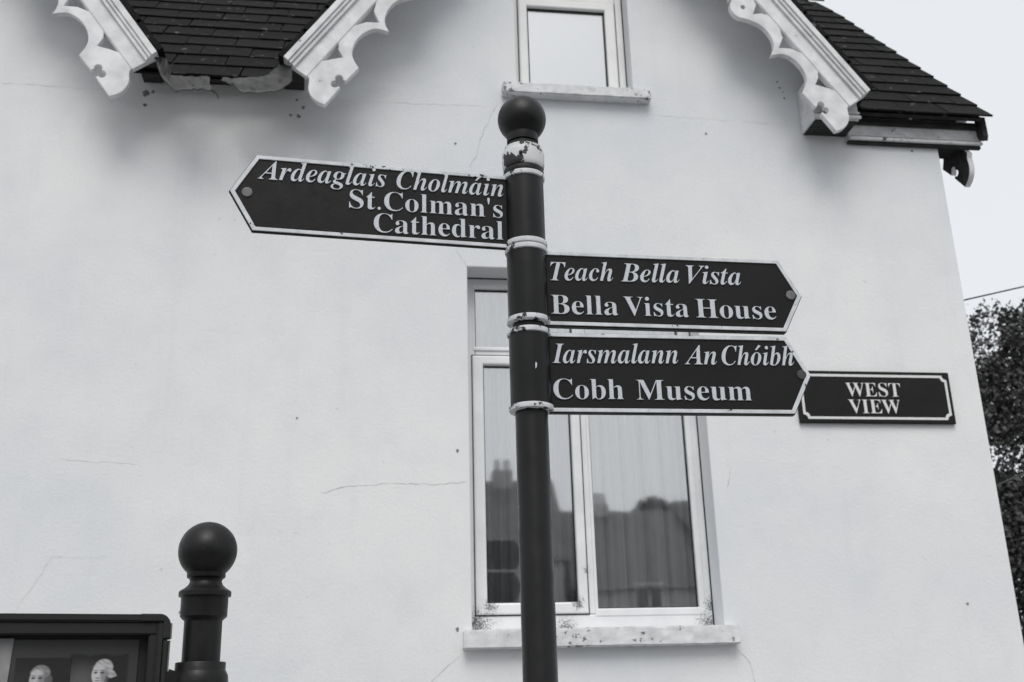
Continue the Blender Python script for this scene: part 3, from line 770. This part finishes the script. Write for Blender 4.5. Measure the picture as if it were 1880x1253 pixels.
finger(2.8285, 3.0565, 5.25, -1, 0.7610, 0.8275,
       [('Ardeaglais', bital, c3(213, 203), c3(908, 249)), ('Cholmáin', bital, c3(962, 256), c3(1541, 302)),
        ("St.Colman's", bold, c3(706, 360), c3(1537, 415)), ('Cathedral', bold, c3(838, 489), c3(1540, 533))],
       'top finger sign pointing left, three lines ending in Cathedral', (-0.781, 2.936, 'rivet'), 0.014)
finger(2.5985, 2.8255, 1.25, 1, 0.7580, 0.8195,
       [('Teach', bital, c4(105, 263), c4(508, 268)), ('Bella', bital, c4(555, 271), c4(932, 279)), ('Vista', bital, c4(978, 283), c4(1326, 294)),
        ('Bella', bold, c4(110, 477), c4(541, 486)), ('Vista', bold, c4(577, 487), c4(993, 499)), ('House', bold, c4(1038, 501), c4(1552, 514))],
       'middle finger sign pointing right, reading Bella Vista House', (0.780, 2.7085, 'rivet'))
finger(2.3465, 2.5775, -0.25, 1, 0.7475, 0.8090,
       [('Iarsmalann', bital, c4(117, 792), c4(924, 795)), ('An', bital, c4(963, 800), c4(1172, 802)), ('Chóibh', bital, c4(1203, 804), c4(1665, 808)),
        ('Cobh', bold, c4(125, 1021), c4(577, 1023)), ('Museum', bold, c4(657, 1026), c4(1396, 1031))],
       'lowest finger sign pointing right, reading Cobh Museum', (0.776, 2.459, 'rivet2'))

lo_ = [c_ for c_ in post.children if c_.name.startswith('finger_sign')][-1]
cc = onY(982, 672, AY-0.054)
chip = [(-0.005, -0.006), (0.001, -0.009), (0.005, -0.003), (0.006, 0.006), (0.003, 0.011), (0.001, 0.004), (-0.003, 0.002)]
obj('paint_chip', plate_mesh('paint_chip', [chip], 0.004, frame_mat((cc.x, AY-0.0550, cc.z), (0.97, -0.2, 0), (0, 0, 1)) @ Matrix.Translation((0, 0, 0.001))), 'letter', lo_)
# ================================================================== NAMEPLATE
NX0, NX1, NZ0, NZ1 = 2.362, 3.272, 3.008, 3.306
np_ = empty('street_nameplate', ((NX0+NX1)/2, WY, (NZ0+NZ1)/2), 'black wall nameplate with white border reading WEST VIEW', 'nameplate')
Mn = frame_mat((0, WY-0.024, 0), (1, 0, 0), (0, 0, 1))
obj('plate', plate_mesh('plate', [rect(NX0, NX1, NZ0, NZ1)], 0.023, Mn, 0.004), 'plate', np_)
def notched(i, r):
    x0, x1, z0, z1 = NX0+i, NX1-i, NZ0+i, NZ1-i; lp = []
    for cx, cz, a0 in ((x0, z0, 90), (x1, z0, 180), (x1, z1, 270), (x0, z1, 360)):
        lp += arc(cx, cz, r, a0, a0-90, 5)
    return lp
obj('border', plate_mesh('border', [notched(0.020, 0.026), notched(0.034, 0.024)], 0.003, Mn @ Matrix.Translation((0, 0, 0.0025))), 'nameletter', np_)
def nuv(x, y):
    q = onY(1440+x/5.529, 660+y/5.529, WY-0.024); return (q.x, q.z)
word('WEST', bold, nuv(630, 377), nuv(1187, 383), 0.079, Mn, np_, 'nameletter', -0.0125)
word('VIEW', bold, nuv(660, 549), nuv(1188, 553), 0.079, Mn, np_, 'nameletter', -0.0125)

# ================================================================== NOTICE BOARD
BX, BYP = -0.379, 2.766
BA = RAD(16); bu = Vector((math.cos(BA), math.sin(BA), 0)); bn = Vector((math.sin(BA), -math.cos(BA), 0))
nb = empty('notice_board', (BX, BYP, 0), 'dark framed notice board with portrait poster and ball topped post', 'notice board')
Mb = frame_mat(Vector((BX, 2.74, 0)), bu, (0, 0, 1))
def notice_post(x, y, visible=True):
    prof = [(0.10, 0.0), (0.10, 0.03), (0.078, 0.06), (0.068, 0.10), (0.066, 0.62), (0.058, 0.66), (0.0452, 0.69), (0.0452, 1.60), (0.0452, 1.810), (0.0520, 1.816), (0.0560, 1.820), (0.0565, 1.864),
            (0.0570, 1.8665), (0.0628, 1.868), (0.0628, 1.879), (0.060, 1.882), (0.050, 1.888), (0.0415, 1.896), (0.0382, 1.904), (0.0400, 1.910), (0.0460, 1.914), (0.0465, 1.916), (0.0465, 1.932)]
    p_ = MB().lathe(x, y, prof, 56).build('post', 'black', nb)
    MB().lathe(x, y, [(0.0440, 1.930), (0.0455, 1.9305)]+ballprof(1.980, 0.0715), 64).build('ball_finial', 'black', p_)
    MB().lathe(x, y, [(0.046, 1.620), (0.062, 1.623), (0.067, 1.635), (0.068, 1.660), (0.066, 1.682), (0.061, 1.692), (0.0595, 1.695), (0.0595, 1.711), (0.058, 1.713), (0.046, 1.714)], 48).build('clamp', 'black', p_)
    return p_
BW = 1.05; BR0 = -0.074
notice_post(BX, BYP)
o2 = Vector((BX, BYP, 0))+bu*(-BW-0.15); notice_post(o2.x, o2.y)
zt, zb = 1.8225, 0.85
def rrect(x0, x1, z0, z1, r):
    return arc(x0+r, z0+r, r, 180, 270, 6)+arc(x1-r, z0+r, r, 270, 360, 6)+arc(x1-r, z1-r, r, 0, 90, 6)+arc(x0+r, z1-r, r, 90, 180, 6)
L0 = BR0-BW
def rails(name, x0, x1, z0, z1, wd, d0, d1, bev, parent, part=True):
    first = None
    for a, b_, c_, e_ in ((x0, x1, z1-wd, z1), (x0, x1, z0, z0+wd), (x1-wd, x1, z0+wd+0.0005, z1-wd-0.0005), (x0, x0+wd, z0+wd+0.0005, z1-wd-0.0005)):
        o = MB().box(a, b_, c_, e_, d0, d1).build(name, 'board', parent if first is None or not part else first, bev)
        o.data.transform(Mb); first = first or o
    return first
fr_ = rails('frame', L0, BR0-0.012, zb, zt, 0.0175, -0.043, 0.012, 0.004, nb)
rails('inner_frame', L0+0.018, BR0-0.018, zb+0.018, zt-0.018, 0.028, -0.034, 0.005, 0.003, fr_, False)
MB().box(BR0-0.0165, BR0, zb+0.03, zt-0.0565, -0.043, 0.012).build('frame_side', 'board', fr_, 0.004).data.transform(Mb)
obj('corner_cap', plate_mesh('corner_cap', [[(BR0-0.066, zt+0.0012), (BR0-0.026, zt+0.0012)]+arc(BR0-0.026, zt-0.026, 0.0275, 90, 0, 6)+[(BR0+0.0015, zt-0.056), (BR0-0.016, zt-0.056), (BR0-0.016, zt-0.0165), (BR0-0.066, zt-0.0165)]], 0.058, Mb @ Matrix.Translation((0, 0, 0.0135)), 0.003), 'board', fr_)
# worn metal strips along the outer side of the frame
me = MB(); me.box(BR0+0.0005, BR0+0.004, zb+0.03, zt-0.060, -0.040, 0.004); obj('edge_strip', me.mesh('edge_strip'), 'boardedge', fr_, 0, Mb)
me = MB(); me.box(BR0+0.002, BR0+0.006, zt-0.056, zt-0.020, -0.041, 0.004); obj('edge_strip', me.mesh('edge_strip'), 'boardedge', fr_, 0, Mb)
obj('back_panel', plate_mesh('back_panel', [rect(L0+0.03, BR0-0.03, zb+0.03, zt-0.03)], 0.01, Mb @ Matrix.Translation((0, 0, -0.030))), 'board', nb)
po = obj('poster', plate_mesh('poster', [rect(L0+0.40+0.3, BR0-0.064, zb+0.07, zt-0.056)], 0.002, Mb @ Matrix.Translation((0, 0, -0.026))), 'poster', nb)
po['label'] = 'dark poster with two printed portraits'
Mp = Mb @ Matrix.Translation((0, 0, -0.026))
Pn = Mp.to_3x3() @ Vector((0, 0, 1))
def puv(x, y):
    d = ray(x, y); t = (Mp.translation-EYE).dot(Pn)/d.dot(Pn); q = Mp.inverted() @ (EYE+d*t); return (q.x, q.y)
ml = puv(26, 1173)[0]; mz = puv(14, 1173)[1]; mlb = puv(14, 1253)[0]
obj('pale_sheet', plate_mesh('pale_sheet', [[(L0+0.08, zb+0.08), (mlb-0.03, zb+0.08), (ml, mz), (L0+0.08, mz)]], 0.002, Mp @ Matrix.Translation((0, 0, 0.0035))), 'map', nb)
def sstep(a, b_, x):
    t = max(0.0, min(1.0, (x-a)/(b_-a))); return t*t*(3-2*t)
def ell(x, y, cx, cy, rx, ry, soft=0.15, rot=0.0):
    c_, s_ = math.cos(rot), math.sin(rot); dx, dy = x-cx, y-cy
    u, v_ = (c_*dx+s_*dy)/rx, (-s_*dx+c_*dy)/ry
    return 1-sstep(1-soft, 1+soft, math.sqrt(u*u+v_*v_))
def portrait(px0, px1, py0, py1, face, name, kind):
    """flat print: x,y in photo-sized units (about 1.3 mm each) round the head"""
    (x0, z1_), (x1, z0_) = puv(px0, py0), puv(px1, py1)
    hx, hz = puv(*face); u = 0.00132; n, k = 110, 130
    vs, fs, cols = [], [], []
    rnd = random.Random(3)
    for j in range(k+1):
        for i in range(n+1):
            X = x0+(x1-x0)*i/n; Z = z0_+(z1_-z0_)*j/k; vs.append((X, Z, 0.0012))
            x, y = (X-hx)/u, (Z-hz)/u
            def over(a, v_, c): return c*(1-a)+v_*a
            c = 0.016
            c = over(ell(x, y, -30, -16, 26, 26, 0.9)*0.85, 0.10 if kind else 0.03, c)
            c = over(ell(x, y, 4, -42, 34, 26, 0.10), 0.014, c)                       # coat
            c = over(ell(x, y, 6, -24, 9, 10, 0.2), 0.42, c)                          # cravat
            if kind:
                c = over(ell(x, y, 5, 9, 15.5, 14.5, 0.12), 0.38, c)                  # powdered hair
                c = over(ell(x, y, 18, -2, 7, 6.5, 0.25), 0.34, c)
                c = over(ell(x, y, 23, -3, 5, 3, 0.3, -0.5), 0.30, c)
            else:
                c = over(ell(x, y, 3, 8, 15.5, 14, 0.14), 0.20, c)
                c = over(ell(x, y, 17, -3, 6, 8, 0.3), 0.10, c)
            c = over(ell(x, y, -2, -3, 12.0, 17.5, 0.10), 0.46 if kind else 0.38, c)   # face
            c = over(ell(x, y, 7, -6, 6.5, 15, 0.6)*0.7, 0.12, c)
            if c > 0.15 and (y > 7 or x > 9): c *= 1+0.16*math.sin(x*0.35+y*0.75+1.5*math.sin(x*0.2))
            c = over(ell(x, y, -2, 9, 10, 5.5, 0.4)*0.6, 0.46, c)
            for ex in (-7.5, 3.0):
                c = over(ell(x, y, ex, 0.5, 3.4, 1.7, 0.5)*0.9, 0.03, c)
                c = over(ell(x, y, ex, 4.2, 4.2, 1.1, 0.6)*0.6, 0.10, c)
            c = over(ell(x, y, -4.6, -4, 1.0, 5.0, 0.7)*0.7, 0.50, c)
            c = over(ell(x, y, -3.8, -8.6, 3.0, 1.2, 0.6)*0.8, 0.07, c)
            c = over(ell(x, y, -4, -13, 4.2, 1.1, 0.5)*0.8, 0.09, c)
            c *= 1+rnd.uniform(-0.06, 0.06)
            edge = min(i, n-i, k-j)/6.0
            c = over(1-sstep(0, 1, edge+(0.25*math.sin(i*0.13)+0.12*math.sin(i*0.31) if kind else 0.3)), 0.036, c)
            cols.append((c, c, c*1.02, 1))
    for j in range(k):
        for i in range(n): fs.append((j*(n+1)+i, j*(n+1)+i+1, (j+1)*(n+1)+i+1, (j+1)*(n+1)+i))
    me = bpy.data.meshes.new(name); me.from_pydata(vs, [], fs); me.transform(Mp); me.update()
    at = me.color_attributes.new('ink', 'FLOAT_COLOR', 'POINT')
    for i, c in enumerate(cols): at.data[i].color = c
    o = obj(name, me, 'print', po); return o
portrait(29, 122, 1208, 1310, (70, 1246), 'portrait', 0)['label'] = 'printed portrait of a man with short pale hair'
portrait(130, 228, 1201, 1310, (184, 1236), 'portrait', 1)['label'] = 'printed portrait of a man in a white wig'
MB().box(BR0-0.01, -0.045, -0.020, 0.012, 1.630, 1.672).build('bracket', 'black', nb).matrix_basis = Matrix.Identity(4)
br = [o for o in nb.children if o.name.startswith('bracket')][0]
br.data.clear_geometry(); mb_ = MB(); mb_.box(BR0-0.004, -0.030, 1.628, 1.692, -0.030, 0.010); tmp = mb_.mesh('bracket'); tmp.materials.append(MT['black']); tmp.transform(Mb); br.data = tmp
MB().tube([Mb @ Vector((BR0+0.004, 1.688, -0.01)), Mb @ Vector((BR0+0.03, 1.680, -0.008)), Mb @ Vector((-0.03, 1.694, 0.0))], 0.011, 10).build('bracket', 'black', nb)

# ================================================================== TREE, CABLES
def leafmass(name, blobs, n, size, parent, seed):
    rnd = random.Random(seed); vs, fs = [], []
    tot = sum(b_[3]**2*b_[4] for b_ in blobs)
    for cx, cy, cz, rx, rz in blobs:
        for _ in range(int(n*rx*rx*rz/tot)):
            while True:
                d = Vector((rnd.uniform(-1, 1), rnd.uniform(-1, 1), rnd.uniform(-1, 1)))
                if 0.05 < d.length < 1: break
            d = d.normalized()*(d.length**0.45)
            p = Vector((cx+d.x*rx, cy+d.y*rx, cz+d.z*rz))
            p += Vector((rnd.gauss(0, 1), rnd.gauss(0, 1), rnd.gauss(0, 1)))*0.06
            a_ = Vector((rnd.gauss(0, 1), rnd.gauss(0, 1), rnd.gauss(0, 1)-0.3)).normalized()
            b_ = a_.orthogonal().normalized(); b_ = (Matrix.Rotation(rnd.uniform(0, 6.28), 3, a_) @ b_)
            s = size*rnd.uniform(0.6, 1.5); o = len(vs); c_ = a_.cross(b_)*s*0.18
            vs += [p-b_*s*0.38, p+a_*s*0.55+c_, p+b_*s*0.38, p-a_*s*0.55+c_]; fs += [(o, o+1, o+2, o+3)]
    me = bpy.data.meshes.new(name); me.from_pydata([tuple(v_) for v_ in vs], [], fs); me.update()
    return obj(name, me, 'leaf', parent)
TX, TY = 9.75, 13.4
tree = empty('evergreen_tree', (TX, TY, -0.13), 'dark dense evergreen tree beyond the right corner of the house', 'tree')
rnd = random.Random(21); blobs = []
for k in range(64):
    h = rnd.uniform(0.0, 1.0); rad = 2.3*(1-0.45*h**1.8)
    a_ = rnd.uniform(0, 6.283); q = rad*math.sqrt(rnd.uniform(0.15, 1))*0.75
    r = rnd.uniform(0.5, 0.85)*(1-0.25*h)
    blobs.append((TX+q*math.cos(a_), TY+q*math.sin(a_), 0.5+h*6.75, r, r*0.9))
leafmass('crown', blobs, 120000, 0.06, tree, 4)
tr = MB(); tr.tube([(TX, TY, -0.13), (TX+0.05, TY, 2), (TX-0.05, TY+0.05, 4.5), (TX, TY, 6.6)], [0.26, 0.20, 0.13, 0.04], 12)
for k in range(16):
    a_ = rnd.uniform(0, 6.283); z = rnd.uniform(1.0, 5.4); l = rnd.uniform(1.0, 1.8)
    tr.tube([(TX, TY, z), (TX+l*0.5*math.cos(a_), TY+l*0.5*math.sin(a_), z+0.35), (TX+l*math.cos(a_), TY+l*math.sin(a_), z+0.5)], [0.07, 0.045, 0.015], 7)
tr.build('trunk', 'bark', tree)
def cable(pa, pb, sag, r, label, grp):
    pts = []
    for k in range(25):
        t = k/24; p = Vector(pa).lerp(Vector(pb), t); p.z -= sag*4*t*(1-t); pts.append(p)
    tag(MB().tube(pts, r, 8).build('overhead_cable', 'cable'), label, 'cable', grp)
def atY(x, y, Y): return onY(x, y, Y)
A1 = atY(1772, 566, 6.6); B1 = atY(1880, 537, 7.1); d1 = (B1-A1)
UP = A1+d1*4.2
cable((XR+0.002, A1.y-0.35, (A1-d1*0.62).z), UP, 0.0, 0.006, 'upper thin black cable running from the house corner past the tree', 'cables by the tree')
A2 = atY(1838, 914, 6.6); B2 = atY(1880, 890, 7.0); d2 = B2-A2
e2 = A2+d2*((UP.x-A2.x)/d2.x)
cable((XR+0.002, A2.y-0.35, (A2-d2*1.2).z), e2, 0.0, 0.005, 'lower thin black cable crossing in front of the tree', 'cables by the tree')
tp = tag(MB().lathe(UP.x+0.02, (UP.y+e2.y)/2, [(0.13, -0.13), (0.12, 2), (0.10, 7.6), (0.02, 7.65)], 16).build('utility_pole', 'bark'), 'plain timber utility pole out to the right carrying the cables', 'pole')

# ================================================================== HOUSES ACROSS THE ROAD (seen mirrored in the panes)
def far_house(x0, x1, y0, y1, ze, zr, m, name, label, chim=(), axis='x', win=True):
    h = empty(name, ((x0+x1)/2, (y0+y1)/2, -0.13), label, 'house', 'houses across the road')
    MB().box(x0, x1, y0, y1, -0.13, ze).build('wall', m, h)
    ov = 0.25; mb = MB()
    if axis == 'x':
        ym = (y0+y1)/2
        mb.add([(x0-ov, y0-ov, ze-0.1), (x1+ov, y0-ov, ze-0.1), (x1+ov, ym, zr), (x0-ov, ym, zr), (x1+ov, y1+ov, ze-0.1), (x0-ov, y1+ov, ze-0.1)], [(0, 1, 2, 3), (3, 2, 4, 5), (0, 3, 5), (1, 4, 2), (0, 5, 4, 1)])
    else:
        xm = (x0+x1)/2
        mb.add([(x0-ov, y0-ov, ze-0.1), (x0-ov, y1+ov, ze-0.1), (xm, y1+ov, zr), (xm, y0-ov, zr), (x1+ov, y1+ov, ze-0.1), (x1+ov, y0-ov, ze-0.1)], [(0, 1, 2, 3), (3, 2, 4, 5), (0, 3, 5), (1, 4, 2), (0, 5, 4, 1)])
    r = mb.build('roof', 'farroof', h)
    for cx, cz, cw in chim:
        c_ = MB().box(cx-cw/2, cx+cw/2, (y0+y1)/2-0.35, (y0+y1)/2+0.35, zr-1.0, cz).build('chimney', m, r)
        for k in range(2): MB().lathe(cx+(k-0.5)*cw*0.5, (y0+y1)/2, [(0.11, cz), (0.13, cz+0.3), (0.11, cz+0.45)], 10).build('chimney_pot', 'farwhite', r)
    if win:
        n = max(1, int((x1-x0)/2.2))
        for st in range(2 if ze > 4.5 else 1):
            for k in range(n):
                xc = x0+(k+0.5)*(x1-x0)/n; z0 = 0.9+st*2.7
                f_ = MB().box(xc-0.5, xc+0.5, y1+0.002, y1+0.05, z0, z0+1.5).build('window', 'farwhite', h)
                for sx in (-1, 1): MB().box(xc+sx*0.24-0.19, xc+sx*0.24+0.19, y1+0.052, y1+0.06, z0+0.1, z0+1.4).build('pane', 'farwin', f_)
        MB().box(x0+0.3, x0+1.2, y1+0.002, y1+0.06, -0.12, 2.0).build('door', 'farwin', h)
far_house(-14.0, -7.2, -30, -22, 5.4, 8.4, 'far2', 'terrace_house', 'pale rendered house at the far left end across the road', ((-10.5, 9.2, 0.9),))
far_house(-6.8, 2.0, -30, -22, 5.2, 8.0, 'far1', 'terrace_house', 'wide grey rendered house second from the left across the road', ((-2.5, 8.9, 0.9),))
far_house(2.6, 6.5, -29.5, -23, 6.0, 9.15, 'far1', 'terrace_house', 'tall narrow grey house with one broad chimney across the road', ((4.95, 9.45, 0.7),))
far_house(6.9, 11.2, -31, -22.5, 5.0, 8.15, 'far2', 'terrace_house', 'low pale cottage with a small white potted chimney across the road', ((8.55, 8.35, 0.45),))
far_house(11.6, 19.0, -31, -22.5, 5.2, 8.5, 'far1', 'terrace_house', 'long grey house at the right end across the road', ((15, 9.2, 0.9),))

for tx, ty, h, r, lab in ((13.8, -37, 10.5, 2.3, 'broad tree behind the long grey house across the road'),):
    t = empty('garden_tree', (tx, ty, -0.13), lab, 'tree')
    rr = random.Random(int(tx*10)); bl = []
    for k in range(14):
        a_ = rr.uniform(0, 6.283); q = rr.uniform(0, 0.75)*r
        bl.append((tx+q*math.cos(a_), ty+q*math.sin(a_), h-r*1.1+rr.uniform(-0.9, 0.75)*r, rr.uniform(0.6, 0.95), 0.8))
    leafmass('crown', bl, 9000, 0.22, t, int(tx))
    MB().tube([(tx, ty, -0.13), (tx, ty, h*0.6), (tx+0.2, ty, h*0.85)], [0.28, 0.18, 0.06], 8).build('trunk', 'bark', t)
